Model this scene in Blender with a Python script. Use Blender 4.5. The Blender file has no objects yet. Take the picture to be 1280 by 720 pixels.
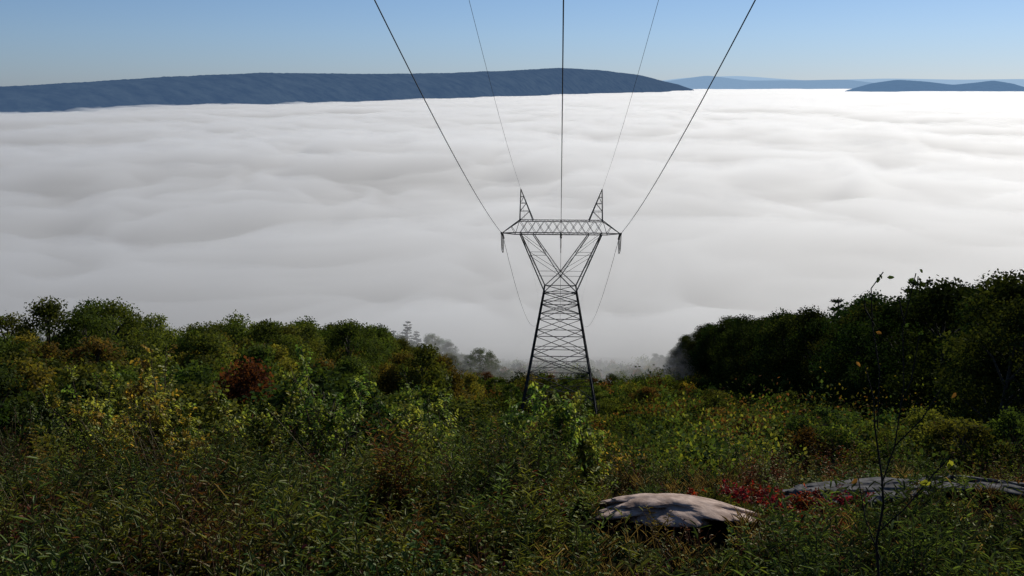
import bpy, math, numpy as np
from mathutils import Vector
rng=np.random.default_rng(7)
scene=bpy.context.scene
scene.view_settings.view_transform='Standard'
scene.view_settings.look='None'
scene.view_settings.exposure=0
COL=scene.collection

# ------------------------------------------------------------ helpers
def _h(ix,iy,seed):
    n=(ix.astype(np.int64)*374761393+iy.astype(np.int64)*668265263+seed*1442695041)&0xffffffff
    n=((n^(n>>13))*1274126177)&0xffffffff
    n=n^(n>>16)
    return (n&0xffffff)/float(0x1000000)
def pn(x,y,seed=0):
    x=np.asarray(x,float);y=np.asarray(y,float)
    ix=np.floor(x);iy=np.floor(y);fx=x-ix;fy=y-iy
    u=fx*fx*fx*(fx*(fx*6-15)+10);v=fy*fy*fy*(fy*(fy*6-15)+10)
    def g(a,b):
        an=_h(ix+a,iy+b,seed)*2*np.pi
        return np.cos(an)*(fx-a)+np.sin(an)*(fy-b)
    return ((g(0,0)*(1-u)+g(1,0)*u)*(1-v)+(g(0,1)*(1-u)+g(1,1)*u)*v)*1.4
PY=[-400,-60,-10,0,4,8,12,20,40,80,117,180,265,400,700,1200,3000,200000]
PZ=[110,14,1.5,-1.9,-2.9,-3.9,-5.4,-8.6,-16,-29.5,-41.7,-60,-80.5,-112,-160,-185,-190,-190]
def gz(x,y):
    x=np.asarray(x,float);y=np.asarray(y,float)
    z=np.interp(y,PY,PZ)
    amp=np.clip((y-6)/60,0,1)*(1-.85*np.exp(-(x/13)**2-((y-98)/38)**2))
    z=z+pn(x/23,y/23,3)*1.6*amp+pn(x/6,y/6,4)*.3*np.clip((y-2)/15,.2,1)
    z=z+.30*np.exp(-((x-.97)/.95)**2-((y-7.75)/.6)**2)+.26*np.exp(-((x-4.3)/1.9)**2-((y-10.4)/.8)**2)
    return z
def gz1(x,y): return float(gz(np.array([x]),np.array([y]))[0])

def mk_mesh(name,V,F,col=None,smooth=False,mats=()):
    V=np.asarray(V,np.float32);F=np.asarray(F,np.int32)
    me=bpy.data.meshes.new(name)
    n,k=F.shape
    me.vertices.add(len(V));me.vertices.foreach_set('co',V.ravel())
    me.loops.add(n*k);me.loops.foreach_set('vertex_index',F.ravel())
    me.polygons.add(n)
    me.polygons.foreach_set('loop_start',np.arange(0,n*k,k,dtype=np.int32))
    me.polygons.foreach_set('loop_total',np.full(n,k,np.int32))
    if smooth: me.polygons.foreach_set('use_smooth',np.ones(n,bool))
    me.update(calc_edges=True)
    if col is not None:
        a=me.attributes.new('lc','FLOAT_COLOR','FACE')
        c=np.ones((n,4),np.float32);c[:,:3]=col
        a.data.foreach_set('color',c.ravel())
    for m in mats: me.materials.append(m)
    return me
def mk_obj(name,me,label=None,cat=None,kind=None,parent=None,group=None,loc=None):
    o=bpy.data.objects.new(name,me);COL.objects.link(o)
    if label:o['label']=label
    if cat:o['category']=cat
    if kind:o['kind']=kind
    if group:o['group']=group
    if parent:o.parent=parent
    if loc is not None:o.location=loc
    return o
class Buf:
    def __init__(s): s.V=[];s.F=[];s.n=0;s.C=[]
    def add(s,V,F,C=None):
        V=np.asarray(V,float);F=np.asarray(F,int)
        s.V.append(V);s.F.append(F+s.n);s.n+=len(V)
        if C is not None:s.C.append(np.broadcast_to(C,(len(F),3)))
    def mesh(s,name,mats,smooth=False):
        return mk_mesh(name,np.concatenate(s.V),np.concatenate(s.F),np.concatenate(s.C) if s.C else None,smooth,mats)
def tube(pts,rad,sides=6):
    pts=np.asarray(pts,float);rad=np.broadcast_to(rad,(len(pts),)).astype(float)
    t=np.gradient(pts,axis=0);t/=np.linalg.norm(t,axis=1)[:,None]+1e-9
    ref=np.array([0.31,0.9,0.1]) if abs(t[0,2])>.7 else np.array([0,0,1.])
    a=np.cross(t,ref);a/=np.linalg.norm(a,axis=1)[:,None]+1e-9
    b=np.cross(t,a)
    ang=np.arange(sides)/sides*2*np.pi
    V=pts[:,None,:]+rad[:,None,None]*(np.cos(ang)[None,:,None]*a[:,None,:]+np.sin(ang)[None,:,None]*b[:,None,:])
    m=len(pts);i=np.arange(m-1)[:,None]*sides;j=np.arange(sides)[None,:];j2=(j+1)%sides
    F=np.stack([i+j,i+j2,i+sides+j2,i+sides+j],-1).reshape(-1,4)
    return V.reshape(-1,3),F
def nrm(v): return v/(np.linalg.norm(v,axis=-1,keepdims=True)+1e-9)
def leaves(P,D,N,L,W,C,full=True):
    D=nrm(D);S=nrm(np.cross(D,N));N=np.cross(S,D)
    L=np.broadcast_to(L,(len(P),))[:,None];W=np.broadcast_to(W,(len(P),))[:,None]
    n=len(P)
    if full:
        v=np.stack([P,P+D*L*.33+S*W*.5+N*W*.18,P+D*L*.72+S*W*.36+N*W*.10-N*L*.03,P+D*L-N*L*.12,
                    P+D*L*.72-S*W*.36+N*W*.10-N*L*.03,P+D*L*.33-S*W*.5+N*W*.18],1).reshape(-1,3)
        b=np.arange(n)[:,None]*6
        F=np.concatenate([b+np.array([[0,1,2,3]]),b+np.array([[0,3,4,5]])],1).reshape(-1,4)
        return v,F,np.repeat(C,2,axis=0)
    v=np.stack([P,P+D*L*.5+S*W*.5,P+D*L,P+D*L*.5-S*W*.5],1).reshape(-1,3)
    F=np.arange(n*4).reshape(-1,4)
    return v,F,C
def rdir(n,r=rng): return nrm(r.normal(size=(n,3)))

# ------------------------------------------------------------ materials
def newmat(name):
    m=bpy.data.materials.new(name);m.use_nodes=True
    nt=m.node_tree;nt.nodes.clear()
    return m,nt,nt.nodes.new('ShaderNodeOutputMaterial')
def leafmat(name,transl=.42,gloss=.06,rough=.38,var=.25,gain=1.6):
    m,nt,out=newmat(name);N=nt.nodes;L=nt.links
    at=N.new('ShaderNodeAttribute');at.attribute_name='lc'
    oi=N.new('ShaderNodeObjectInfo')
    hs=N.new('ShaderNodeHueSaturation')
    mr=N.new('ShaderNodeMapRange');mr.inputs['To Min'].default_value=.5-.035;mr.inputs['To Max'].default_value=.5+.02
    L.new(oi.outputs['Random'],mr.inputs['Value']);L.new(mr.outputs[0],hs.inputs['Hue'])
    mul=N.new('ShaderNodeMath');mul.operation='MULTIPLY';mul.inputs[1].default_value=7.31
    fr=N.new('ShaderNodeMath');fr.operation='FRACT'
    L.new(oi.outputs['Random'],mul.inputs[0]);L.new(mul.outputs[0],fr.inputs[0])
    mr2=N.new('ShaderNodeMapRange');mr2.inputs['To Min'].default_value=1-var;mr2.inputs['To Max'].default_value=1+var
    L.new(fr.outputs[0],mr2.inputs['Value']);L.new(mr2.outputs[0],hs.inputs['Value'])
    L.new(at.outputs['Color'],hs.inputs['Color'])
    d=N.new('ShaderNodeBsdfDiffuse');t=N.new('ShaderNodeBsdfTranslucent')
    L.new(hs.outputs[0],d.inputs['Color'])
    g=N.new('ShaderNodeMix');g.data_type='RGBA';g.blend_type='MULTIPLY';g.inputs['Factor'].default_value=1
    g.inputs[7].default_value=(gain*1.05,gain,gain*.4,1)
    L.new(hs.outputs[0],g.inputs[6]);L.new(g.outputs[2],t.inputs['Color'])
    mx=N.new('ShaderNodeMixShader');mx.inputs[0].default_value=transl
    L.new(d.outputs[0],mx.inputs[1]);L.new(t.outputs[0],mx.inputs[2])
    gl=N.new('ShaderNodeBsdfGlossy');gl.inputs['Roughness'].default_value=rough;gl.inputs['Color'].default_value=(.8,.82,.6,1)
    m2=N.new('ShaderNodeMixShader');m2.inputs[0].default_value=gloss
    L.new(mx.outputs[0],m2.inputs[1]);L.new(gl.outputs[0],m2.inputs[2]);L.new(m2.outputs[0],out.inputs[0])
    return m
M_far=leafmat('tree_foliage',.38,.004,.6,var=.42)
M_dk=leafmat('dark_tree_foliage',.28,.003,.6,gain=1.3,var=.4)
M_near=leafmat('leaf_foliage',.48,.018,.45,gain=1.75,var=.15)
M_brush=leafmat('brush_foliage',.42,.015,.45,gain=1.6,var=0)
def noisemat(name,c1,c2,scale,rough=.9,metal=0,bump=0,detail=6,spec=.3):
    m,nt,out=newmat(name);N=nt.nodes;L=nt.links
    p=N.new('ShaderNodeBsdfPrincipled');p.inputs['Roughness'].default_value=rough;p.inputs['Metallic'].default_value=metal
    p.inputs['Specular IOR Level'].default_value=spec
    tc=N.new('ShaderNodeTexCoord');no=N.new('ShaderNodeTexNoise');no.inputs['Scale'].default_value=scale;no.inputs['Detail'].default_value=detail
    L.new(tc.outputs['Object'],no.inputs['Vector'])
    cr=N.new('ShaderNodeValToRGB');cr.color_ramp.elements[0].position=.35;cr.color_ramp.elements[1].position=.65
    cr.color_ramp.elements[0].color=(*c1,1);cr.color_ramp.elements[1].color=(*c2,1)
    L.new(no.outputs['Fac'],cr.inputs[0]);L.new(cr.outputs[0],p.inputs['Base Color'])
    if bump:
        b=N.new('ShaderNodeBump');b.inputs['Strength'].default_value=bump;b.inputs['Distance'].default_value=.03
        L.new(no.outputs['Fac'],b.inputs['Height']);L.new(b.outputs[0],p.inputs['Normal'])
    L.new(p.outputs[0],out.inputs[0]);return m
M_bark=noisemat('bark',(.035,.028,.02),(.09,.075,.06),9,.9)
M_twig=noisemat('twig_bark',(.05,.03,.02),(.12,.08,.05),12,.8)
M_dark=noisemat('dark_bark',(.012,.010,.008),(.03,.022,.018),12,.9)
M_ground=noisemat('hillside_soil',(.008,.009,.005),(.026,.024,.011),.9,1,bump=.3,spec=0)
M_steel=noisemat('weathered_steel',(.022,.023,.025),(.06,.062,.065),1.5,.8,0,spec=.15)
M_cable=noisemat('cable_aluminium',(.02,.02,.022),(.04,.04,.042),2,.7,0,spec=.2)
M_ins=noisemat('insulator_glass',(.03,.025,.022),(.06,.05,.045),3,.35,0,spec=.5)
M_rock=noisemat('granite',(.26,.185,.145),(.52,.40,.33),9,.95,bump=.6,detail=14,spec=.03)
M_rock2=noisemat('grey_granite',(.05,.048,.047),(.15,.145,.14),8,.95,bump=.7,detail=14,spec=.03)
M_conc=noisemat('concrete',(.12,.12,.115),(.2,.195,.185),4,.9)

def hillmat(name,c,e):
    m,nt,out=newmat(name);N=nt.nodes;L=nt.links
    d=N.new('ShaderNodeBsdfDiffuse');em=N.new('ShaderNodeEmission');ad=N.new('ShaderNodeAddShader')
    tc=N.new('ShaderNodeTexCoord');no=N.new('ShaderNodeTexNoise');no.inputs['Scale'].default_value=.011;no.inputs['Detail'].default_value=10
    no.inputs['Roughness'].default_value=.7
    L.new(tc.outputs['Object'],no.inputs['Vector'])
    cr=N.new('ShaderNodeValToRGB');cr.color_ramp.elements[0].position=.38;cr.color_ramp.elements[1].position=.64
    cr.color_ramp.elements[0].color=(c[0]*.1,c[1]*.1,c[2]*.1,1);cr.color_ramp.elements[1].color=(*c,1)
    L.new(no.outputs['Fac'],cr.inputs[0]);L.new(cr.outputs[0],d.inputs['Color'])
    em.inputs['Color'].default_value=(*e,1)  # bluish glow painted onto the slopes in place of aerial haze
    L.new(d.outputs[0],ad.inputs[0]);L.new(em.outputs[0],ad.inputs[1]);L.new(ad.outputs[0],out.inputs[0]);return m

# ------------------------------------------------------------ camera, light, sky
cam=bpy.data.cameras.new('camera');co=bpy.data.objects.new('camera',cam);COL.objects.link(co)
cam.sensor_width=36;cam.lens=33.75;cam.clip_end=200000;cam.clip_start=.1
co.location=(0,0,0)
co.rotation_euler=(math.radians(90-11.9),0,math.radians(2.95))
scene.camera=co
SAZ,SEL=math.radians(32),math.radians(27)
sd=Vector((math.sin(SAZ)*math.cos(SEL),math.cos(SAZ)*math.cos(SEL),math.sin(SEL)))
sl=bpy.data.lights.new('sun','SUN');sl.energy=4.2;sl.angle=math.radians(.5);sl.color=(1,.95,.86)
so=bpy.data.objects.new('sun',sl);COL.objects.link(so);so.rotation_euler=(-sd).to_track_quat('-Z','Y').to_euler()
w=bpy.data.worlds.new('World');scene.world=w;w.use_nodes=True
nt=w.node_tree;bg=nt.nodes['Background'];sk=nt.nodes.new('ShaderNodeTexSky');sk.sky_type='NISHITA';sk.sun_disc=False
sk.sun_elevation=SEL;sk.sun_rotation=SAZ;sk.altitude=600;sk.air_density=1.0;sk.dust_density=.15;sk.ozone_density=2.2
tcw=nt.nodes.new('ShaderNodeTexCoord');sx_=nt.nodes.new('ShaderNodeSeparateXYZ');rw=nt.nodes.new('ShaderNodeValToRGB')
rw.color_ramp.elements[0].position=0;rw.color_ramp.elements[0].color=(.64,.84,1.42,1)
rw.color_ramp.elements[1].position=.3;rw.color_ramp.elements[1].color=(.9,.98,1.16,1)
e_=rw.color_ramp.elements.new(.05);e_.color=(.74,.92,1.38,1)
e_=rw.color_ramp.elements.new(.12);e_.color=(.80,.95,1.26,1)
tm=nt.nodes.new('ShaderNodeMix');tm.data_type='RGBA';tm.blend_type='MULTIPLY';tm.inputs['Factor'].default_value=1
nt.links.new(tcw.outputs['Generated'],sx_.inputs[0]);nt.links.new(sx_.outputs['Z'],rw.inputs[0]);nt.links.new(rw.outputs[0],tm.inputs[7])
nt.links.new(sk.outputs[0],tm.inputs[6]);nt.links.new(tm.outputs[2],bg.inputs[0]);bg.inputs[1].default_value=.06

# ------------------------------------------------------------ ground
def axis(a):return np.unique(np.concatenate([-a,a]))
ys=np.concatenate([np.linspace(-400,-12,20),np.arange(-10,4,.5),np.arange(4,14,.2),np.arange(14,40,.5),np.arange(40,300,3),np.geomspace(300,90000,50)])
xs=axis(np.concatenate([np.arange(0,8,.25),np.arange(8,20,.5),np.arange(20,120,3),np.geomspace(120,70000,36)]))
X,Y=np.meshgrid(xs,ys);Z=gz(X,Y)
def gridF(ny,nx):
    i=np.arange(ny-1)[:,None]*nx;j=np.arange(nx-1)[None,:]
    return np.stack([i+j,i+j+1,i+nx+j+1,i+nx+j],-1).reshape(-1,4)
me=mk_mesh('ground',np.stack([X,Y,Z],-1).reshape(-1,3),gridF(*X.shape),smooth=True,mats=[M_ground])
mk_obj('ground',me,'dark soil hillside falling to a fog-filled valley','ground','structure')

# ------------------------------------------------------------ fog: one homogeneous scattering body with a billowing top
m,nt,out=newmat('fog_volume');N=nt.nodes
vs=N.new('ShaderNodeVolumeScatter');vs.inputs['Color'].default_value=(.97,.98,.985,1);vs.inputs['Density'].default_value=.0115;vs.inputs['Anisotropy'].default_value=.44
ve=N.new('ShaderNodeEmission');ve.inputs['Color'].default_value=(.95,.98,1,1);ve.inputs['Strength'].default_value=.0008  # faint added glow stands in for light scattered repeatedly inside the fog
ad=N.new('ShaderNodeAddShader');nt.links.new(vs.outputs[0],ad.inputs[0]);nt.links.new(ve.outputs[0],ad.inputs[1]);nt.links.new(ad.outputs[0],out.inputs['Volume'])
M_fog=m
FZ=-80.
def fogz(x,y):
    r=np.hypot(x,y)
    wx=x+pn(x/160,y/190,21)*140+pn(x/70,y/80,23)*45;wy=y+pn(x/160,y/190,22)*150+pn(x/70,y/80,24)*50
    a1=np.clip((r-280)/500,0,1)
    far=np.clip(2400/r,.25,1)
    z=FZ+3+8*(1-np.clip((r-260)/700,0,1))**1.4
    z+=pn(wx/480,wy/700,11)*20*a1*far
    bil=lambda s,q,e:(.4-np.sqrt(pn(wx/s+q,wy/(s*e),12+q)**2+.03)*1.5)
    z+=bil(230,1,1.8)*18*a1*np.clip(5000/r,0,1)*far
    z+=bil(110,2,1.5)*14*np.clip(a1+.1,0,1)*np.clip(3600/r-.1,0,1)
    z+=bil(55,3,1.3)*6*np.clip(1800/r-.2,0,1)
    z+=pn(x/2600,y/2600,14)*8*np.clip((r-1500)/4000,0,1)+pn(x/700,y/900,15)*9*np.clip((r-2500)/4000,0,1)
    z+=pn(x/60,y/60,31)*3*(1-a1)
    z+=13*np.exp(-((x+38)/32)**2-((y-242)/40)**2)+7*np.exp(-((x-30)/22)**2-((y-262)/30)**2)
    return z
NA,NR=560,760
az=np.linspace(-math.radians(62),math.radians(62),NA);rr=np.geomspace(110,60000,NR)
R,A=np.meshgrid(rr,az,indexing='ij');X=R*np.sin(A);Y=R*np.cos(A)
Vt=np.stack([X,Y,fogz(X,Y)],-1).reshape(-1,3)
idx=np.arange(NR*NA).reshape(NR,NA)
loop=np.concatenate([idx[0,:],idx[1:,-1],idx[-1,-2::-1],idx[-2:0:-1,0]])
Vb=Vt[loop].copy();Vb[:,2]=-200
nl_=len(loop);nv=len(Vt)
pos={int(a):nv+i for i,a in enumerate(loop)}
side=[[int(loop[i]),nv+i,nv+(i+1)%nl_,int(loop[(i+1)%nl_])] for i in range(nl_)]
bot=[[pos[int(idx[0,j])],pos[int(idx[-1,j])],pos[int(idx[-1,j+1])],pos[int(idx[0,j+1])]] for j in range(NA-1)]
me=mk_mesh('fog',np.concatenate([Vt,Vb]),np.concatenate([gridF(NR,NA),np.array(side),np.array(bot)]),smooth=False,mats=[m])
mk_obj('fog',me,'soft white sea of fog filling the valley','fog','structure')

# ------------------------------------------------------------ hills
def ridge(name,tab,mat,label,wid,noise,seed):
    t=np.array(tab,float);n=700
    s=np.linspace(0,len(t)-1,n)
    k=np.arange(len(t))
    ra=np.interp(s,k,t[:,0]);D=np.interp(s,k,t[:,1]);H=np.interp(s,k,t[:,2])
    ker=np.hanning(41);ker/=ker.sum()
    Hp=np.pad(H,20,mode='edge');H=np.convolve(Hp,ker,'valid')
    Dp=np.pad(D,20,mode='edge');D=np.convolve(Dp,ker,'valid')
    c=np.linspace(0,2,81)
    V=np.zeros((81,n,3))
    for i,cc in enumerate(c):
        W=wid*D
        y=D+cc*W
        x=ra*y
        pr=math.sin(min(cc,2-cc)*math.pi/2)**.8 if cc not in(0,2) else 0
        z=-200+(H+200)*pr
        z=z+pn(x/noise,y/noise,seed)*.09*(H+120)*math.sin(cc*math.pi/2)*(1.1-pr)+pn(x/noise*4,y/noise*4,seed+1)*.014*(H+120)*pr
        z+=(pn(x/45,y/45,seed+2)*1.5+pn(x/20,y/20,seed+3)*2.5)*pr
        V[i,:,0]=x;V[i,:,1]=y;V[i,:,2]=z
    me=mk_mesh(name,V.reshape(-1,3),gridF(81,n),smooth=True,mats=[mat])
    return mk_obj(name,me,label,'hill','structure')
r=lambda px:(px-702)*.000817
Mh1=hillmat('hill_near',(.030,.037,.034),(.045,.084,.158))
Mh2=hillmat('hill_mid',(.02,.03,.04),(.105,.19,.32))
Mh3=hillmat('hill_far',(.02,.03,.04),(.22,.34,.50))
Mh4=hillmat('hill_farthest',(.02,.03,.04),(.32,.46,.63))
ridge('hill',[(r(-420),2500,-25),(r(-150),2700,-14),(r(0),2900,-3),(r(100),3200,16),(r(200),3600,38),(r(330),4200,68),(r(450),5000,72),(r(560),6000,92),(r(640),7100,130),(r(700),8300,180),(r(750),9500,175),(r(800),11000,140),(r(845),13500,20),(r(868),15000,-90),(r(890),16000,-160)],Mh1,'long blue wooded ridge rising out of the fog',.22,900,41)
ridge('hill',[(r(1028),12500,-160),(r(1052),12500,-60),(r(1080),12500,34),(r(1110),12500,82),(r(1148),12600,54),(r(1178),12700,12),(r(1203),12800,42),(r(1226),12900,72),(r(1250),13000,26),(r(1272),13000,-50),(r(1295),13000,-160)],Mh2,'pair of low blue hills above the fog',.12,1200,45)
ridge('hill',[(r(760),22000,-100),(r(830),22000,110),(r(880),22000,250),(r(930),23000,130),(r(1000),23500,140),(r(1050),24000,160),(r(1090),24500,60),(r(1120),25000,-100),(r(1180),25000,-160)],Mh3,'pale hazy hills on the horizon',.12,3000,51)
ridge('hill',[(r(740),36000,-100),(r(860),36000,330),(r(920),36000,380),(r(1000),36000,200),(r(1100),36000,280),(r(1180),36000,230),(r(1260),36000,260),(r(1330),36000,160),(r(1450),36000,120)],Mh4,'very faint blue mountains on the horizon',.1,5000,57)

# ------------------------------------------------------------ pylon
PYL=Vector((0,117,-41.7));TH=.64
def beam(B,p,q,wd):
    wd=wd*TH
    p=np.array(p,float);q=np.array(q,float);t=q-p;L=np.linalg.norm(t);t/=L
    ref=np.array([0,0,1.]) if abs(t[2])<.8 else np.array([0,1.,0])
    a=np.cross(t,ref);a/=np.linalg.norm(a);b=np.cross(t,a)
    th=wd*.22
    prof=[(0,0),(wd,0),(wd,th),(th,th),(th,wd),(0,wd)]
    pr=np.array([(u-wd*.4)*a+(v-wd*.4)*b for u,v in prof])
    V=np.concatenate([p+pr,q+pr]);F=[[i,(i+1)%6,(i+1)%6+6,i+6] for i in range(6)]
    F+=[[0,1,2,3],[0,3,4,5],[9,8,7,6],[11,10,9,6]]
    B.add(V,F)
pyl=bpy.data.objects.new('transmission_tower',None);COL.objects.link(pyl);pyl.location=PYL
pyl['label']='grey steel lattice power pylon standing on the cleared slope';pyl['category']='electricity pylon'
def part(B,name,mat,smooth=False,parent=None,label=None):
    return mk_obj(name,B.mesh(name,[mat],smooth),parent=parent or pyl,label=label)
H_W=17.0;HB=23.9;HT=25.5;WB=4.95
def half(h): return WB+(1.95-WB)*h/H_W
def halfy(h): return half(h) if h<=H_W else 1.95+(0.75-1.95)*(h-H_W)/(HB-H_W)
cor=[(-1,-1),(1,-1),(1,1),(-1,1)]
for sx,sy in cor:
    B=Buf();h0=-2.3 if sy>0 else .2
    beam(B,(sx*half(h0),sy*half(h0),h0),(sx*half(H_W),sy*half(H_W),H_W),.33);part(B,'leg',M_steel)
    B=Buf();gzl=gz1(sx*half(h0),117+sy*half(h0))+41.7
    V,F=tube([(sx*half(gzl),sy*half(gzl),gzl-.8),(sx*half(gzl),sy*half(gzl),gzl+.35)],.45,12)
    B.add(V,F);n=len(V);B.add(V[-12:],[[0,1,2,3],[0,3,4,5],[0,5,6,7],[0,7,8,9],[0,9,10,11]]);part(B,'footing',M_conc)
B=Buf();lv=[.2,4.0,7.2,10.0,12.4,14.4,15.9,H_W]
for i in range(len(lv)):
    h=lv[i];w0=half(h)
    for k in range(4):
        a=cor[k];b=cor[(k+1)%4]
        if i>0: beam(B,(a[0]*w0,a[1]*w0,h),(b[0]*w0,b[1]*w0,h),.13)
        if i<len(lv)-1:
            h2=lv[i+1];w2=half(h2)
            beam(B,(a[0]*w0,a[1]*w0,h),(b[0]*w2,b[1]*w2,h2),.12)
            beam(B,(b[0]*w0,b[1]*w0,h),(a[0]*w2,a[1]*w2,h2),.12)
            if i<3:
                hm=(h+h2)/2;wm=(w0+w2)/2
                beam(B,(a[0]*wm,a[1]*wm,hm),(b[0]*wm,b[1]*wm,hm),.09)
                for s0,s1 in((a,b),(b,a)):
                    beam(B,(s0[0]*w0,s0[1]*w0,h),((s0[0]*.75+s1[0]*.25)*wm,(s0[1]*.75+s1[1]*.25)*wm,hm),.07)
    if i in(2,5): beam(B,(-w0,-w0,h),(w0,w0,h),.1);beam(B,(w0,-w0,h),(-w0,w0,h),.1)
part(B,'bracing',M_steel)
B=Buf()
HC=18.9
def outer(h): return 1.95+(5.0-1.95)*(h-H_W)/(HB-H_W)
def inner(h): return (3.45)*(h-HC)/(HB-HC)
for sy in(-1,1):
    yw=halfy(H_W)*sy;yb=halfy(HB)*sy;yc=halfy(HC)*sy
    for sx in(-1,1):
        beam(B,(sx*1.95,yw,H_W),(sx*5.0,yb,HB),.22)
        beam(B,(0,yc,HC),(sx*3.45,yb,HB),.15)
        beam(B,(sx*1.95,yw,H_W),(0,yc,HC),.17)
        ho=[HC,21.4,HB]
        for i in range(2):
            a=ho[i];b=ho[i+1]
            beam(B,(sx*inner(a),halfy(a)*sy,a),(sx*outer(b),halfy(b)*sy,b),.07)
            beam(B,(sx*inner(a),halfy(a)*sy,a),(sx*outer(a),halfy(a)*sy,a),.07)
for sx in(-1,1):
    for f in(outer,inner):
        hs=[HC,21.4,HB]
        for i in range(2):
            a,b=hs[i],hs[i+1]
            q=1 if i%2 else -1
            beam(B,(sx*f(a),-halfy(a)*q,a),(sx*f(b),halfy(b)*q,b),.05)
part(B,'upper_frame',M_steel)
B=Buf();yb=.75;nb=10;XT=5.1;XE=7.2
for sy in(-1,1):
    beam(B,(-5.6,yb*sy,HB),(5.6,yb*sy,HB),.18);beam(B,(-XT,yb*sy,HT),(XT,yb*sy,HT),.15)
    for sx in(-1,1):
        beam(B,(sx*5.6,yb*sy,HB),(sx*XE,0,HB+.05),.17);beam(B,(sx*XT,yb*sy,HT),(sx*XE,0,HB+.08),.15)
        beam(B,(sx*XT,yb*sy,HT),(sx*5.6,yb*sy,HB),.1);beam(B,(sx*5.6,yb*sy,HB),(sx*6.1,.45*sy,HB+.85),.08)
    xx=np.linspace(-XT,XT,nb+1)
    for i in range(nb):
        beam(B,(xx[i],yb*sy,HB),(xx[i+1],yb*sy,HT),.07)
        beam(B,(xx[i],yb*sy,HT),(xx[i+1],yb*sy,HB),.07)
for i in range(nb):
    for h in(HB,HT):
        if i%2==0:beam(B,(xx[i],-yb,h),(xx[i+1],yb,h),.055)
        else:beam(B,(xx[i],yb,h),(xx[i+1],-yb,h),.055)
part(B,'crossarm',M_steel)
HPK=29.4
for sx in(-1,1):
    B=Buf();ap=(sx*4.95,0,HPK)
    for sy in(-1,1):
        beam(B,(sx*5.05,yb*sy,HT),ap,.16);beam(B,(sx*3.4,yb*sy,HT),ap,.15)
        P0=lambda t:(sx*(5.05+(4.95-5.05)*t),yb*sy*(1-t),HT+(HPK-HT)*t)
        P1=lambda t:(sx*(3.4+(4.95-3.4)*t),yb*sy*(1-t),HT+(HPK-HT)*t)
        ts=[0,.3,.55,.75]
        for i in range(3):
            beam(B,P0(ts[i]),P1(ts[i+1]),.075);beam(B,P0(ts[i+1]),P1(ts[i+1]),.075)
    part(B,'earth_wire_peak',M_steel)
def near(s,z0,b,c):return z0+b*s+c*s*s
CB,CC=.2268,.0005;FB,FC=.42,.0006
zc=-17.8
us=(-7.2,0,7.2)
for u in us:
    zt=HB-.1
    ends=[]
    for sgn in(-1,1):
        sl_=CB if sgn<0 else -FB
        dirv=np.array([0,sgn*1.0,sl_]);dirv/=np.linalg.norm(dirv)
        p0=np.array([u,sgn*.75 if u==0 else sgn*.05,zt]);Ls=2.3
        B=Buf()
        V,F=tube([p0,p0+dirv*(Ls+.35)],.03,6);B.add(V,F)
        for k in range(15):
            c0=p0+dirv*(.3+k*.135)
            V,F=tube([c0-dirv*.035,c0-dirv*.02,c0+dirv*.03,c0+dirv*.035],[.05,.13,.10,.04],12);B.add(V,F)
        part(B,'insulator',M_ins,True);ends.append(p0+dirv*(Ls+.3))
    a,b=ends;t=np.linspace(0,1,25)[:,None]
    pts=a*(1-t)+b*t;pts[:,2]-=(2.0*(1-(2*t[:,0]-1)**4))
    B=Buf();V,F=tube(pts,.05,6);B.add(V,F)
    part(B,'jumper_cable',M_cable,True)
    B=Buf();p0=np.array([u,0,HB-.1]);V,F=tube([p0,p0-np.array([0,0,1.95])],.035,6);B.add(V,F)
    for k in range(10):
        c0=p0-np.array([0,0,.3+k*.15]);V,F=tube([c0+np.array([0,0,.03]),c0,c0-np.array([0,0,.03])],[.05,.14,.05],12);B.add(V,F)
    part(B,'insulator',M_ins,True)
    s=np.linspace(2.5,215,90);B=Buf()
    pts=np.stack([np.full_like(s,u),117-s-(.7 if u==0 else 0),near(s,zc,CB,CC)-.1],1);V,F=tube(pts,.027,8);B.add(V,F)
    mk_obj('power_cable',B.mesh('power_cable',[M_cable],True),'thick dark conductor cable strung from the pylon crossarm uphill','cable',group='conductor cables of the power line')
    s=np.linspace(2.5,420,110);B=Buf()
    pts=np.stack([np.full_like(s,u),117+s+(.7 if u==0 else 0),zc-FB*s+FC*s*s-.1],1);V,F=tube(pts,.026,8);B.add(V,F)
    mk_obj('power_cable',B.mesh('power_cable',[M_cable],True),'dark conductor cable running downhill from the pylon into fog','cable',group='conductor cables of the power line')
for u in(-4.95,4.95):
    s=np.linspace(0,215,90);B=Buf()
    V,F=tube(np.stack([np.full_like(s,u),117-s,near(s,-12.3,.2256,.0005)],1),.012,6);B.add(V,F)
    mk_obj('earth_wire',B.mesh('earth_wire',[M_cable],True),'thin earth wire running uphill from the pylon peak','cable',group='earth wires of the power line')
    s=np.linspace(0,420,110);B=Buf()
    V,F=tube(np.stack([np.full_like(s,u),117+s,-12.3-.42*s+.0006*s*s],1),.009,6);B.add(V,F)
    mk_obj('earth_wire',B.mesh('earth_wire',[M_cable],True),'thin earth wire running downhill from the pylon peak','cable',group='earth wires of the power line')

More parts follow.
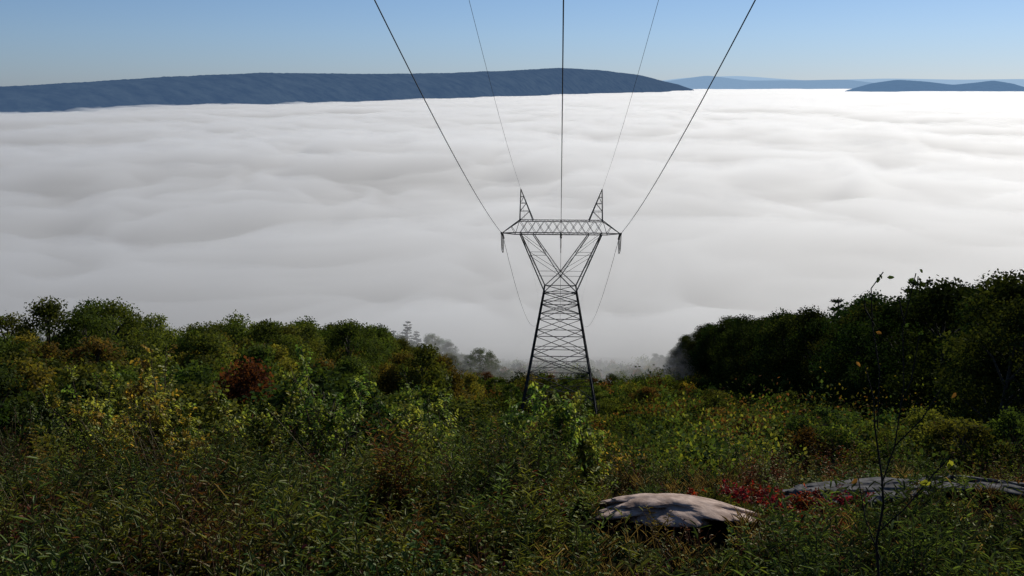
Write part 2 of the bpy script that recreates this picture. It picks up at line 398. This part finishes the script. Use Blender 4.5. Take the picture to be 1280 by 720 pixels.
# ------------------------------------------------------------ tree templates
GREEN=np.array([.045,.075,.018]);DKG=np.array([.025,.045,.014]);OLV=np.array([.085,.095,.022]);YEL=np.array([.20,.15,.03]);BRN=np.array([.13,.065,.025]);RED=np.array([.155,.015,.010]);YG=np.array([.11,.14,.025])
def broadleaf(seed,h,cw,ncl,nlf,ls,cA,cB,low=.25,mat=None,cmin=.05,cmax=.125):
    r=np.random.default_rng(seed)
    T=Buf()
    nseg=8;tt=np.linspace(0,1,nseg)
    bend=r.normal(size=2)*.05*h
    tr=np.stack([bend[0]*tt**2,bend[1]*tt**2,tt*h*.8-.3*min(1,h/6)],1)
    V,F=tube(tr,.02*h*(1-tt*.85),8);T.add(V,F)
    lobe=r.uniform(.6,1.35,8)
    cl=[]
    for i in range(ncl):
        t=r.uniform(0,1)**.85
        an=r.uniform(0,2*np.pi)
        prof=(math.sin(math.pi*min(1,(.14+t*.86))**.85))**.55 if t<.97 else .2
        prof=max(prof,.2)
        k=an/(2*np.pi)*8;lb=np.interp(k,np.arange(9),np.append(lobe,lobe[0]))
        rad=cw*prof*lb*math.sqrt(r.uniform(.12,1))
        z=h*(low+(1-low)*t*.93)
        cl.append((math.cos(an)*rad+bend[0]*.6,math.sin(an)*rad+bend[1]*.6,z))
    cl=np.array(cl)
    for c in cl[::max(1,ncl//16)]:
        z0=max(.12*h,c[2]-r.uniform(.12,.3)*h);z0=min(z0,.74*h)
        k=(z0+.3)/(h*.8);st=np.array([bend[0]*k*k,bend[1]*k*k,z0])
        m_=st*.5+c*.5+np.array([0,0,.04*h])
        V,F=tube([st,m_,c],[.008*h,.005*h,.002*h],5);T.add(V,F)
    P=[];D=[];Nn=[];C=[]
    for c in cl:
        cr_=h*r.uniform(cmin,cmax);n=int(nlf*(cr_/(.5*(cmin+cmax)*h))**2)
        d=rdir(n,r);d[:,2]=d[:,2]*.8+.12
        p=c+d*cr_*r.uniform(.4,1.12,(n,1))*np.array([1,1,.75])
        P.append(p);D.append(nrm(rdir(n,r)+d*.5-np.array([0,0,.2])));Nn.append(nrm(d+rdir(n,r)*.6+np.array([0,0,.4])))
        mixf=np.clip(r.uniform()*.6+r.uniform(0,.4,(n,1)),0,1)
        cc=(cA*(1-mixf)+cB*mixf)*r.uniform(.75,1.25,(n,1))*r.uniform(.65,1.35)
        C.append(cc)
    P=np.concatenate(P);D=np.concatenate(D);Nn=np.concatenate(Nn);C=np.concatenate(C)
    sz=ls*r.uniform(.6,1.3,len(P))
    B=Buf();B.add(*leaves(P,D,Nn,sz*1.3,sz,C,False))
    return T.mesh('trunk',[M_bark],True),B.mesh('crown',[mat or M_far])
def pine(seed,h,wd,ls=.35):
    r=np.random.default_rng(seed);T=Buf();V,F=tube([(0,0,-.3),(0,0,h*.5),(0,0,h*.98)],[.02*h,.012*h,.003*h],8);T.add(V,F)
    P=[];D=[]
    z=.18*h
    while z<h*.97:
        f=1-(z/h)
        nb=r.integers(4,7)
        for k in range(nb):
            an=r.uniform(0,2*np.pi);ln=wd*(f**.75)*r.uniform(.6,1.15)+.3
            e=np.array([math.cos(an)*ln,math.sin(an)*ln,z+ln*r.uniform(-.05,.3)]);s0=np.array([0,0,z])
            V,F=tube([s0,(s0+e)/2-np.array([0,0,.05*ln]),e],[.004*h,.003*h,.001*h],4);T.add(V,F)
            n=int(34*ln)+14;t=r.uniform(.2,1.03,(n,1))
            p=s0+(e-s0)*t+r.normal(size=(n,3))*np.array([.22,.22,.1])*(ln*.35+.2)
            P.append(p);D.append(nrm((e-s0)/ln+rdir(n,r)*.8+np.array([0,0,.3])))
        z+=h*.045*r.uniform(.7,1.3)
    P=np.concatenate(P);D=np.concatenate(D);n=len(P)
    C=np.array([.016,.03,.014])*r.uniform(.6,1.4,(n,1))
    B=Buf();B.add(*leaves(P,D,nrm(rdir(n,r)+np.array([0,0,1])),ls*r.uniform(.7,1.4,n),ls*.35,C,False))
    return T.mesh('trunk',[M_bark],True),B.mesh('crown',[M_dk])
bigL=[broadleaf(100+i,12,[3.9,4.6,4.1,4.8][i%4],84,105,.19,[DKG,GREEN*.8,GREEN*.8,DKG,GREEN*.8][i%5],[OLV,OLV*1.1,GREEN,GREEN,OLV*1.3][i%5],.08) for i in range(5)]
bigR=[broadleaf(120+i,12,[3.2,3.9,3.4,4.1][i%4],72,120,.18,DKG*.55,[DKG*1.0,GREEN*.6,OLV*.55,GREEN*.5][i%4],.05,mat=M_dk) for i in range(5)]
yelt=[broadleaf(140+i,8,2.3,50,120,.15,[OLV,GREEN][i%2],[YEL,YG,OLV,BRN][i%4],.08) for i in range(4)]
smallt=[broadleaf(160+i,5.5,1.7,46,150,.10,[GREEN,OLV*.9,DKG,OLV*.8][i],[OLV*1.1,YEL*.9,OLV*.8,BRN][i],.04) for i in range(4)]
pines=[pine(180+i,15,3.0) for i in range(3)]
def place(tpl,x,y,sc,name,label,cat,group,zs=1.0,dz=0.):
    root=bpy.data.objects.new(name,None);COL.objects.link(root)
    root.location=(x,y,gz1(x,y)+dz);root.rotation_euler=(0,0,rng.uniform(0,6.28));root.scale=(sc,sc,sc*zs)
    root['label']=label;root['category']=cat;root['group']=group
    t=bpy.data.objects.new('trunk',tpl[0]);COL.objects.link(t);t.parent=root
    c=bpy.data.objects.new('crown',tpl[1]);COL.objects.link(c);c.parent=root
    return root
def crown_z(x,y):
    q=x/y
    if x<0: k=np.interp(q,[-.9,-.57,-.5,-.42,-.30,-.21,-.175,-.14,-.08],[.222,.228,.230,.243,.248,.252,.266,.282,.285])
    else: k=np.interp(q,[.10,.122,.14,.19,.245,.29,.37,.44,.6],[.30,.272,.255,.238,.229,.219,.202,.188,.18])
    return -k*y
def fh(x,y):
    u=rng.uniform(.84,1.03) if x<0 else rng.uniform(.80,1.05)
    return max(4.5,min(17.5,(crown_z(x,y)-gz1(x,y))*u))
def edL(y): return -(30+4*math.sin(y/19-1)+1.5*math.sin(y/7)+np.interp(y,[40,120,250],[0,3,0]))
def edR(y): return np.interp(y,[28,40,60,90,130,200,250,290],[14.5,18.5,24.5,31,35.5,38,34,30])+1.2*math.sin(y/8)
cnt=0
for side in(-1,1):
    for row in range(3):
        y=(40 if side<0 else 29)+row*2
        while y<285:
            e=edL(y) if side<0 else edR(y)
            x=e+side*(row*5.5+rng.uniform(-1.5,1.5))
            h=fh(x,y);k=rng.uniform()
            if k<.08 and row>0: place(pines[rng.integers(3)],x,y,h*1.08/15,'pine_tree','dark pine tree among the broadleaf trees on the slope','tree','pines in the woodland edge')
            elif k<.3 and row==0 and side<0: place(yelt[rng.integers(4)],x,y,h/8*.85,'deciduous_tree','yellowing broadleaf tree at the edge of the clearing','tree','trees along the cleared corridor')
            else:
                s=max(h/12,.42 if side>0 else .58)
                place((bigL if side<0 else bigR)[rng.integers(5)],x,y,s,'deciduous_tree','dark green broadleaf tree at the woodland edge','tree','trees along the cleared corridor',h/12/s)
            cnt+=1
            y+=rng.uniform(3.6,6.0)*(1+row*.2)
def tall(t,x,y,topk,lab,k=1):
    h=-topk*y-gz1(x,y)
    ip=t in pines
    place(t,x,y,h/(15 if ip else 12),'pine_tree' if ip else 'deciduous_tree',lab,'tree','trees along the cleared corridor')
TL='tall dark tree standing above its neighbours'
for x,y,t,k in[(33.8,91,pines[0],.190),(33,75,bigR[2],.186)]: tall(t,x,y,k,TL)
FL='dark tree half lost in drifting fog'
for q,y,t,k in[(-.165,246,pines[1],.247),(-.180,240,pines[2],.258),(-.155,250,pines[0],.258),(-.142,242,bigL[1],.262),(-.130,248,bigL[3],.266),(-.120,243,bigL[0],.272),(-.086,224,bigL[3],.276),(-.074,228,bigL[0],.285),(-.096,230,bigL[2],.285),(.118,258,bigR[0],.282),(.128,252,bigR[1],.270)]:
    tall(t,q*y,y,k,FL)
k=0
while k<64:
    y=rng.uniform(22,125);x=rng.uniform(-31,-8)
    if rng.uniform()>((-x)-6)/20+.12: continue
    if abs(x/y)>.75: continue
    hmax=(-.262-.03*rng.uniform())*y-gz1(x,y)
    hh=min(hmax,rng.uniform(3.5,7))
    place(smallt[rng.integers(4)],x,y,max(hh,2)/5.5,'deciduous_tree','young bushy tree with yellow-green autumn leaves','tree','young trees on the cleared slope')
    k+=1
for x,y,s in[(-9.5,72,1.15),(-12,70,1.2),(-14.5,76,1.1),(-8,84,1.0),(25,62,.8),(28,75,.7),(25,100,.8),(29,120,.9),(22,56,.55),(20,50,.5),(18,44,.5),(24,50,.7),(15,36,.4),(13.5,31,.4)]:
    place(smallt[1 if x<0 else 2],x,y,s,'deciduous_tree','young bushy tree with yellow-green autumn leaves' if x<0 else 'young bushy dark green tree at the wood edge','tree','young trees on the cleared slope')
Bf=Buf()
n=560
fx=np.concatenate([rng.uniform(-170,-47,n//2),rng.uniform(50,170,n//2)]);fy=rng.uniform(60,300,n)
fz=gz(fx,fy)
per=420
P=np.repeat(np.stack([fx,fy,fz+5.0],1),per,0)
dd=rdir(n*per);fh_=np.repeat(rng.uniform(8.0,10.8,n),per)
rad=rng.uniform(.75,1.05,(n*per,1))
lump=1+.25*np.sin(dd[:,0:1]*7+np.repeat(rng.uniform(0,6,n),per)[:,None])*np.sin(dd[:,2:3]*6+1)
P=P+dd*rad*lump*np.stack([fh_*.3,fh_*.3,fh_*.5],1)
C=np.repeat(DKG*1.0+(OLV-DKG)*rng.uniform(0,.7,(n,1)),per,0)*rng.uniform(.6,1.3,(n*per,1))
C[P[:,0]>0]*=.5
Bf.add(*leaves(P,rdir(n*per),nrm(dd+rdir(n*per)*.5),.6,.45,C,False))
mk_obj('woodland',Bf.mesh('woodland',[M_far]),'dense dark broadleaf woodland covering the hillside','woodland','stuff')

# ------------------------------------------------------------ hillside scrub
def scrub(n,y0,y1,xm,per,hmin,hmax,pal,wts,seed,mat,name,label,full=False,pw=1.0,lsz=1.0):
    r=np.random.default_rng(seed);B=Buf()
    y=y0+(y1-y0)*r.uniform(0,1,n)**pw
    x=r.uniform(-1,1,n)*np.minimum(xm,y*.62+2)
    h=r.uniform(hmin,hmax,n)*(1+.9*pn(x/9,y/9,5))*np.where(r.uniform(0,1,n)<.12,1.4,1)
    h=np.minimum(h,3.6)
    rd=h*r.uniform(.5,.85,n)
    tw=(np.abs(x)<.06*y+1)&(y>24)&(y<126);h=np.where(tw,np.minimum(h*.45,.9),h)
    tw=(np.abs(x)<9)&(y>50)&(y<126);h=np.where(tw,np.minimum(h,.6),h)
    z=gz(x,y)
    d=rdir(n*per,r);d[:,2]=np.abs(d[:,2])*1.0-.15
    lum=1+.32*np.sin(d[:,0]*6+np.repeat(r.uniform(0,6,n),per))*np.cos(d[:,1]*5+np.repeat(r.uniform(0,6,n),per))
    sh=(r.uniform(.68,1.05,n*per)*lum)[:,None]
    P=np.repeat(np.stack([x,y,z],1),per,0)+d*sh*np.repeat(np.stack([rd,rd,h],1),per,0)
    pi=r.choice(len(pal),n,p=np.array(wts)/sum(wts))
    C=np.array(pal)[pi]*r.uniform(.3,1.7,(n,1))
    C=np.repeat(C,per,0)*r.uniform(.8,1.2,(n*per,1))
    ls=np.repeat(np.clip(.030+y*.0016,.05,.30)*r.uniform(.8,1.2,n),per)*lsz
    D=nrm(rdir(n*per,r)+d*.6+np.array([0,0,.3]))
    B.add(*leaves(P,D,nrm(d+rdir(n*per,r)*.5+np.array([0,0,.4])),ls*1.5,ls*.95,C,full))
    return mk_obj(name,B.mesh(name,[mat]),label,'undergrowth','stuff')
pal=[DKG,GREEN,OLV,YG,YEL,BRN]
scrub(1900,26,290,37,360,1.0,3.2,pal,[5,5,5.5,2.6,1.4,1.8],61,M_far,'hillside_scrub','mixed green and olive scrub covering the cleared slope',pw=1.1,lsz=1.0)
scrub(520,13,60,28,480,.5,1.5,pal,[6,5,4,1,.7,1.8],62,M_far,'low_scrub','low bushy undergrowth in green, olive and russet',lsz=1.0)

# ------------------------------------------------------------ rocks
rocks=[(.95,7.72,.08,.72,.36,.09,M_rock,'pale pinkish granite slab among low plants'),
       (3.3,10.1,.09,1.05,.40,.12,M_rock2,'long flat grey granite ledge among shrubs'),(5.1,10.6,.10,1.2,.42,.14,M_rock2,'long flat grey granite ledge among shrubs'),(2.6,9.7,.10,.22,.2,.18,M_rock2,'small rounded grey boulder by the ledge')]
import bmesh
for i,(x,y,dz,a,b,c,mt,lab) in enumerate(rocks):
    bm=bmesh.new();bmesh.ops.create_icosphere(bm,subdivisions=6,radius=1)
    V=np.array([v.co[:] for v in bm.verts])
    nz=pn(V[:,0]*1.7+i*9,V[:,1]*1.7+V[:,2]*1.3,70+i)*.42+pn(V[:,0]*5+V[:,2]*3,V[:,1]*5-V[:,2]*2,71+i)*.13+pn(V[:,0]*14+V[:,2]*9,V[:,1]*14,72)*.05
    V=V*(1+nz[:,None]);V[:,2]=np.where(V[:,2]>.55,.55+(V[:,2]-.55)*.6,V[:,2])
    V*=np.array([a,b,c])
    V[:,2]+=gz(V[:,0]+x,V[:,1]+y)-gz1(x,y)
    for v,q in zip(bm.verts,V): v.co=q
    me=bpy.data.meshes.new('rock');bm.to_mesh(me);bm.free();me.materials.append(mt)
    me.polygons.foreach_set('use_smooth',np.ones(len(me.polygons),bool))
    o=mk_obj('rock',me,lab,'rock',loc=(x,y,gz1(x,y)+dz))

# ------------------------------------------------------------ saplings
def sapling(seed,h,spread,ns,ntw,nl,lL,pal,wts,asp=.62,mat=None,lean=(0,0),twl=.24,lo=.12):
    r=np.random.default_rng(seed);T=Buf();P=[];D=[];C=[]
    pal=np.array(pal);wts=np.array(wts)/sum(wts)
    for s in range(ns):
        an=r.uniform(0,2*np.pi);q=spread*r.uniform(.15,.9);hh=h*r.uniform(.5,1)
        t=np.linspace(0,1,9)[:,None]
        st=np.concatenate([np.cos(an)*q*t**1.3+lean[0]*t+r.normal(size=(1,1))*.03,np.sin(an)*q*t**1.3+lean[1]*t,hh*t],1)
        st[1:-1]+=r.normal(size=(7,3))*.012*h
        V,F=tube(st,np.linspace(.007*h,.0015*h,9),5);T.add(V,F)
        for k in range(ntw):
            tt=r.uniform(lo,1)**.9
            p=np.array([np.interp(tt,t[:,0],st[:,j]) for j in range(3)])
            a2=r.uniform(0,2*np.pi);ln=h*twl*(1.1-tt)*r.uniform(.4,1.3)+.07
            dv=nrm(np.array([math.cos(a2),math.sin(a2),r.uniform(.4,1.8)]))
            e=p+dv*ln;mid=(p+e)/2+np.array([0,0,-.03*ln])
            V,F=tube([p,mid,e],[.0025*h,.0017*h,.0008*h],4);T.add(V,F)
            u=np.linspace(.15,1.02,nl)[:,None]
            pp=p+(e-p)*u
            sd_=nrm(np.cross(dv,rdir(1,r)[0]))
            dd=dv*.5+sd_*np.where(np.arange(nl)%2==0,1,-1)[:,None]+rdir(nl,r)*.5-np.array([0,0,.35])
            P.append(pp);D.append(nrm(dd));
            c=pal[r.choice(len(pal),p=wts)];C.append(c*r.uniform(.55,1.45,(nl,1))*np.ones((nl,3)))
    P=np.concatenate(P);D=np.concatenate(D);C=np.concatenate(C);n=len(P)
    B=Buf();sz=lL*r.uniform(.6,1.25,n)
    B.add(*leaves(P,D,nrm(rdir(n,r)*.7+np.array([0,0,1])),sz,sz*asp,C,True))
    return T.mesh('trunk',[M_twig],True),B.mesh('crown',[mat or M_near])
def sap(x,y,h,spread,label,cat='sapling',name='sapling',group='young saplings in the brush',**kw):
    tp=sapling(int(abs(x*131)+y*977),h,spread,**kw)
    r_=place(tp,x,y,1,name,label,cat,group);r_.rotation_euler=(0,0,0);return r_
LG=np.array([.105,.165,.045]);LY=np.array([.20,.23,.06])
G=[LG,LY,OLV*1.3,GREEN];Yp=[LY,YEL*1.4,OLV*1.6,LG]
sap(-5.0,11,2.2,.9,'leafy birch sapling with yellow and green leaves',ns=9,ntw=30,nl=11,lL=.058,pal=Yp,wts=[5,4,3,1])
sap(-5.9,11.6,1.7,.9,'leafy birch sapling with yellow and green leaves',ns=7,ntw=26,nl=11,lL=.055,pal=Yp,wts=[4,4,3,1])
sap(-4.3,11.1,1.5,.6,'leafy birch sapling with yellow and green leaves',ns=7,ntw=26,nl=11,lL=.055,pal=Yp,wts=[4,3,3,1])
sap(-6.9,13,1.9,.8,'leafy birch sapling with yellow and green leaves',ns=7,ntw=24,nl=11,lL=.058,pal=Yp,wts=[4,2,3,2])
sap(-4.1,12.5,2.1,.85,'pale green birch sapling with glossy leaves',ns=8,ntw=30,nl=12,lL=.060,pal=G,wts=[4,4,2,1.5])
sap(-3.1,12.2,2.25,.85,'pale green birch sapling with glossy leaves',ns=8,ntw=30,nl=12,lL=.060,pal=G,wts=[4,4,2,1.5])
sap(-2.2,12.6,2.0,.65,'pale green birch sapling with glossy leaves',ns=7,ntw=28,nl=12,lL=.058,pal=G,wts=[4,4,2,1.5])
sap(-1.4,11.4,1.5,.6,'bushy green sapling beside the brush',ns=7,ntw=26,nl=12,lL=.052,pal=G,wts=[4,3,1,1])
sap(.0,10.3,1.6,.40,'bright green sapling with pointed leaves below the pylon',ns=7,ntw=26,nl=11,lL=.058,pal=G,wts=[5,4,1,1])
sap(.35,10.8,1.45,.40,'bright green sapling with pointed leaves below the pylon',ns=6,ntw=25,nl=11,lL=.056,pal=G,wts=[5,4,1,1])
sap(-.38,10.8,1.35,.40,'bright green sapling with pointed leaves below the pylon',ns=6,ntw=24,nl=10,lL=.056,pal=G,wts=[4,3,1,2])
tb=[sapling(900+i,2.2,1.0,11,27,12,.065,p_,w_,lo=.05,twl=.2) for i,(p_,w_) in enumerate([([LG*.65,OLV],[3,1]),([GREEN,DKG*1.3],[2,3]),([OLV,YEL*.7],[3,1])])]
lbt=['bushy green sapling on the slope','dark green leafy bush on the slope','olive leafy bush turning yellow']
rb=[broadleaf(930+i,2.2,1.15,30,120,.062,a_,b_,.02,cmin=.08,cmax=.17) for i,(a_,b_) in enumerate([(DKG,GREEN),(GREEN*.8,OLV),(DKG,DKG*1.5),(OLV*.7,OLV*1.2),(BRN*.5,BRN*.8),(GREEN,YG*.9),(OLV*.8,YEL*.8)])]
lbr=['rounded dark green bush on the slope','rounded green and olive bush','rounded near-black green bush','rounded olive green leafy bush','rusty brown autumn bush','rounded fresh green leafy bush','rounded bush turning yellow']
GB='leafy bushes on the cleared slope'
def bush(x,y,h,wts):
    if y<16:
        i=int(rng.integers(3 if x<0 else 2));place(tb[i],x,y,h/2.2,'shrub',lbt[i],'shrub',GB,rng.uniform(.85,1.1))
    else:
        i=int(rng.choice(7,p=np.array(wts)/sum(wts)));w_=rng.uniform(.9,1.45)
        place(rb[i],x,y,h/2.2*w_,'shrub',lbr[i],'shrub',GB,1/w_)
k=0
while k<85:
    y=rng.uniform(12.5,38);q=rng.uniform(-.66,-.03);x=q*y
    if y<15.5 and -.55<q: continue
    topk=np.interp(q,[-.66,-.45,-.25,-.12,-.03],[.278,.298,.298,.315,.355])+rng.uniform(0,.06)+(0.03 if y<14 else 0)
    h=-topk*y-gz1(x,y)
    h=min(max(h,.9),3.4)
    bush(x,y,h,[4,4,3,3,1.6,2,2]);k+=1
k=0
while k<140:
    y=15+68*rng.uniform()**1.2;q=rng.uniform(.06,.56);x=q*y
    if x>33 or (y<18 and q<.12): continue
    topk=np.interp(q,[.05,.2,.35,.56],[.362,.342,.336,.33])+rng.uniform(0,.05)
    h=-topk*y-gz1(x,y);h=min(max(h,.7),3.0)*(.75 if q<.08 else 1)
    bush(x,y,h,[4,4,3,3,1.6,3,2]);k+=1
k=0
while k<80:
    y=rng.uniform(45,215);x=rng.uniform(-24,34)
    if abs(x)<9 and y<130: continue
    if abs(x)<.07*y and y<117: continue
    h=rng.uniform(2.4,4.2)
    i=int(rng.choice(7,p=np.array([3,4,2,4,1.5,4,2.5])/21));w_=rng.uniform(1.0,1.3)
    place(rb[i],x,y,h/2.2*w_,'shrub',lbr[i],'shrub',GB,1/w_);k+=1
for x,y,s in[(1.35,8.6,.30),(1.65,8.75,.34),(1.9,8.85,.30),(2.15,8.95,.32),(2.4,9.2,.30),(1.5,9.2,.34),(1.85,9.4,.36),(2.2,9.6,.32),(2.7,9.3,.24),(3.1,9.5,.24)]:
    sap(x,y,s,.28,'low bush with deep crimson autumn leaves','shrub','shrub','red bushes beside the granite',ns=12,ntw=14,nl=9,lL=.034,pal=[RED,RED*.5,BRN*.7,OLV*.5],wts=[6,3,1.5,1],lo=.03)

# thin bare sapling near viewer
r=np.random.default_rng(5);T=Buf();P=[];D=[];C=[]
tr=np.array([(0,0,-.1),(0.02,0,.3),(-.01,0,.55),(-.04,.02,.8),(-.02,.02,1.0),(-.04,.02,1.15),(-.09,.03,1.4),(-.11,.02,1.55),(-.17,.0,1.72)])
V,F=tube(tr,[.008,.0075,.007,.0065,.006,.005,.004,.0032,.0025],7);T.add(V,F)
br=[[(-.04,.02,1.1),(.02,.05,1.3),(.05,.08,1.6),(.02,.08,1.9),(.06,.08,2.16)],[(-.08,.02,1.4),(-.1,.0,1.7),(-.15,0,1.92),(-.17,0,2.1),(-.12,0,2.18)],
    [(-.04,.02,.85),(.06,-.03,1.0),(.16,-.05,1.17),(.24,-.05,1.28)],[(.02,.05,1.3),(.12,.0,1.46),(.2,0,1.62)],[(-.01,.02,.7),(-.12,-.03,.95),(-.16,0,1.15)],[(.04,.08,1.5),(.09,.1,1.62),(.11,.1,1.85)],[(-.14,0,1.92),(-.19,0,2.0),(-.2,0,2.06)],[(.03,.08,1.9),(.0,.08,2.0),(-.01,.08,2.05)]]
for b in br:
    V,F=tube(b,np.linspace(.0036,.0026,len(b)),5);T.add(V,F)
def lf(p,L_,c,n=1):
    for _ in range(n):
        P.append(np.array(p)+r.normal(size=3)*.012);D.append(nrm(np.array([r.uniform(-1,1),r.uniform(-.3,.3),r.uniform(-.9,.3)])));C.append((np.array(c)*r.uniform(.8,1.2),L_))
YY=(.16,.17,.03)
lf((.25,-.05,1.62),.035,BRN,1);lf((-.2,0,1.72),.03,BRN,1);lf((.24,-.05,1.28),.05,YY,2);lf((.17,-.05,1.18),.045,YY,2);lf((.06,.08,2.15),.03,DKG,3);lf((.03,.08,1.9),.025,DKG,2);lf((-.12,0,2.17),.035,DKG,3);lf((-.2,0,2.06),.03,DKG,2);lf((-.13,0,1.9),.03,BRN,2);lf((-.16,0,1.15),.04,BRN,1);lf((.11,.1,1.85),.028,DKG,2)
P=np.array(P);D=np.array(D);n=len(P);LL=np.array([c[1] for c in C]);CC_=np.array([c[0] for c in C])
B=Buf();B.add(*leaves(P,D,nrm(rdir(n,r)*.4+np.array([0,-1,.3])),LL,LL*.5,CC_,True))
place((T.mesh('trunk',[M_dark],True),B.mesh('crown',[M_near])),1.63,4.5,1.0,'sapling','nearly bare thin sapling with a few yellow-green leaves','sapling','young saplings in the brush').rotation_euler=(0,0,0)

# ------------------------------------------------------------ foreground brush
def rockclear(x,y):
    ok=np.ones(len(x),bool)
    for (a,b,_z,ra,rb_,rc,_,_) in rocks:
        ok&=((x-a)/(ra*.85))**2+((y-b)/(rb_*.85))**2>1
    return ok
def brush(name,label,n,y0,y1,seed,hm,ns,nl,lL,asp,pal,wts,pw=1.0,up=.5,mask=None,lean=.35,stemr=.0022,mat=None,vary=.8,flat=.36,patch=0):
    r=np.random.default_rng(seed);pal=np.array(pal)
    y=y0+(y1-y0)*r.uniform(0,1,n)**pw
    x=r.uniform(-1,1,n)*(y*.60+1.0)-y*.05
    k=rockclear(x,y)
    if patch: k&=(pn(x/1.3,y/1.3,seed+5)>-.12*patch)
    x=x[k];y=y[k];n=len(x);z=gz(x,y)
    hp=hm*r.uniform(.55,1.15,n)*(1+vary*pn(x/1.5,y/1.5,seed)+.5*pn(x/3.5,y/3.5,99))
    hp=np.minimum(hp,hm*1.35)*np.clip(.45+y/8,0,1)
    q=x/y
    hp=np.where((q>.0)&(q<.62)&(y<11.4)&(y>7.0),hp*flat,hp)
    hp=np.where((q>.11)&(q<.31)&(y<10)&(y>7.8),hp*.6,hp)
    hp=np.where((q>=.25)&(q<.62)&(y<10.2)&(y>6.8),hp*.6,hp)
    hp=np.where((q>.03)&(q<.24)&(y<=7.0)&(y>4.6),hp*(flat+.12),hp)
    S=n*ns
    px=np.repeat(x,ns)+r.normal(size=S)*.05;py=np.repeat(y,ns)+r.normal(size=S)*.05;pz=np.repeat(z,ns)
    hs=np.repeat(hp,ns)*r.uniform(.55,1.1,S)
    an=r.uniform(0,2*np.pi,S);ln=hs*lean*r.uniform(.2,1.2,S)
    base=np.stack([px,py,pz-.02],1);tip=base+np.stack([np.cos(an)*ln,np.sin(an)*ln,hs],1)
    mid=(base+tip)/2+np.stack([-np.cos(an)*ln*.15,-np.sin(an)*ln*.15,hs*.06],1)
    tri=np.array([[1,0,0],[-.5,.87,0],[-.5,-.87,0]])
    V=np.stack([base[:,None]+tri*stemr*1.4,mid[:,None]+tri*stemr,tip[:,None]+tri*stemr*.4],1).reshape(-1,3)
    f=[]
    for s_ in(0,3):
        for a in range(3): f.append([s_+a,s_+(a+1)%3,s_+3+(a+1)%3,s_+3+a])
    F=(np.arange(S)[:,None,None]*9+np.array(f)[None]).reshape(-1,4)
    # plant colour follows drifts of one kind, so patches read as clumps
    w_=np.array(wts)/sum(wts);cum=np.cumsum(w_)
    dr=np.clip(.5+pn(x/1.1+seed,y/1.1,seed+9)*.75+r.uniform(-.22,.22,n),0,.999)
    pi=np.repeat(np.searchsorted(cum,dr).clip(0,len(pal)-1),ns)
    B=Buf();B.add(V,F,np.array([.075,.048,.03]))
    t=np.tile(np.linspace(.25,1.0,nl),S)[:,None]+r.uniform(-.02,.02,(S*nl,1))
    b2=np.repeat(base,nl,0);m2=np.repeat(mid,nl,0);t2=np.repeat(tip,nl,0)
    P=b2*(1-t)**2+2*t*(1-t)*(2*m2-.5*b2-.5*t2)+t2*t*t
    a=np.tile(np.arange(nl)*2.4,S)+np.repeat(r.uniform(0,6,S),nl)
    D=np.stack([np.cos(a),np.sin(a),np.full_like(a,up)],1)+rdir(S*nl,r)*.35
    Nn=np.stack([-np.cos(a)*.5,-np.sin(a)*.5,np.ones_like(a)],1)+rdir(S*nl,r)*.3
    C=np.repeat(pal[pi]*np.repeat(r.uniform(.5,1.5,(n,1)),ns,0)*r.uniform(.8,1.2,(S,1)),nl,0)*r.uniform(.85,1.15,(S*nl,1))
    sz=lL*r.uniform(.7,1.15,S*nl)*np.clip(1.25-t[:,0]*.5,.5,1.3)
    B.add(*leaves(P,D,Nn,sz,sz*asp,C,True))
    return mk_obj(name,B.mesh(name,[mat or M_brush]),label,'undergrowth','stuff')
SF=np.array([.036,.056,.018])
brush('sweetfern_brush','dark green shrubby plants with long narrow leaves',1100,2.0,10,81,.70,8,22,.105,.19,[SF,SF*1.9,OLV,BRN*.8],[4,3,3,1.6],pw=.8,patch=1,up=.7)
brush('huckleberry_brush','low twiggy bushes with small green and russet leaves',1400,2.5,16,82,.58,8,17,.048,.62,[DKG*1.3,GREEN*1.2,OLV*1.2,BRN,RED*.7],[3,4,4,2.4,.6],pw=.8,stemr=.0028,patch=1)
brush('goldenrod_brush','tall thin weeds with yellowing leaves',300,3,16,83,.9,3,26,.065,.22,[OLV,YG,YEL*.9,BRN*.8],[3,2.5,2,1.5],pw=.8,lean=.2)
brush('twiggy_brush','nearly bare brown twiggy stems',560,2.6,15,85,.8,6,5,.045,.5,[BRN*.8,OLV,RED*.4],[3,3,.6],pw=.8,lean=.6,stemr=.0032)
brush('dry_grass','dry straw coloured grass tufts',420,2.4,14,84,.5,10,4,.22,.03,[np.array([.15,.115,.06]),np.array([.11,.08,.04])],[2,1],up=1.5,patch=1)
print('trees',cnt)
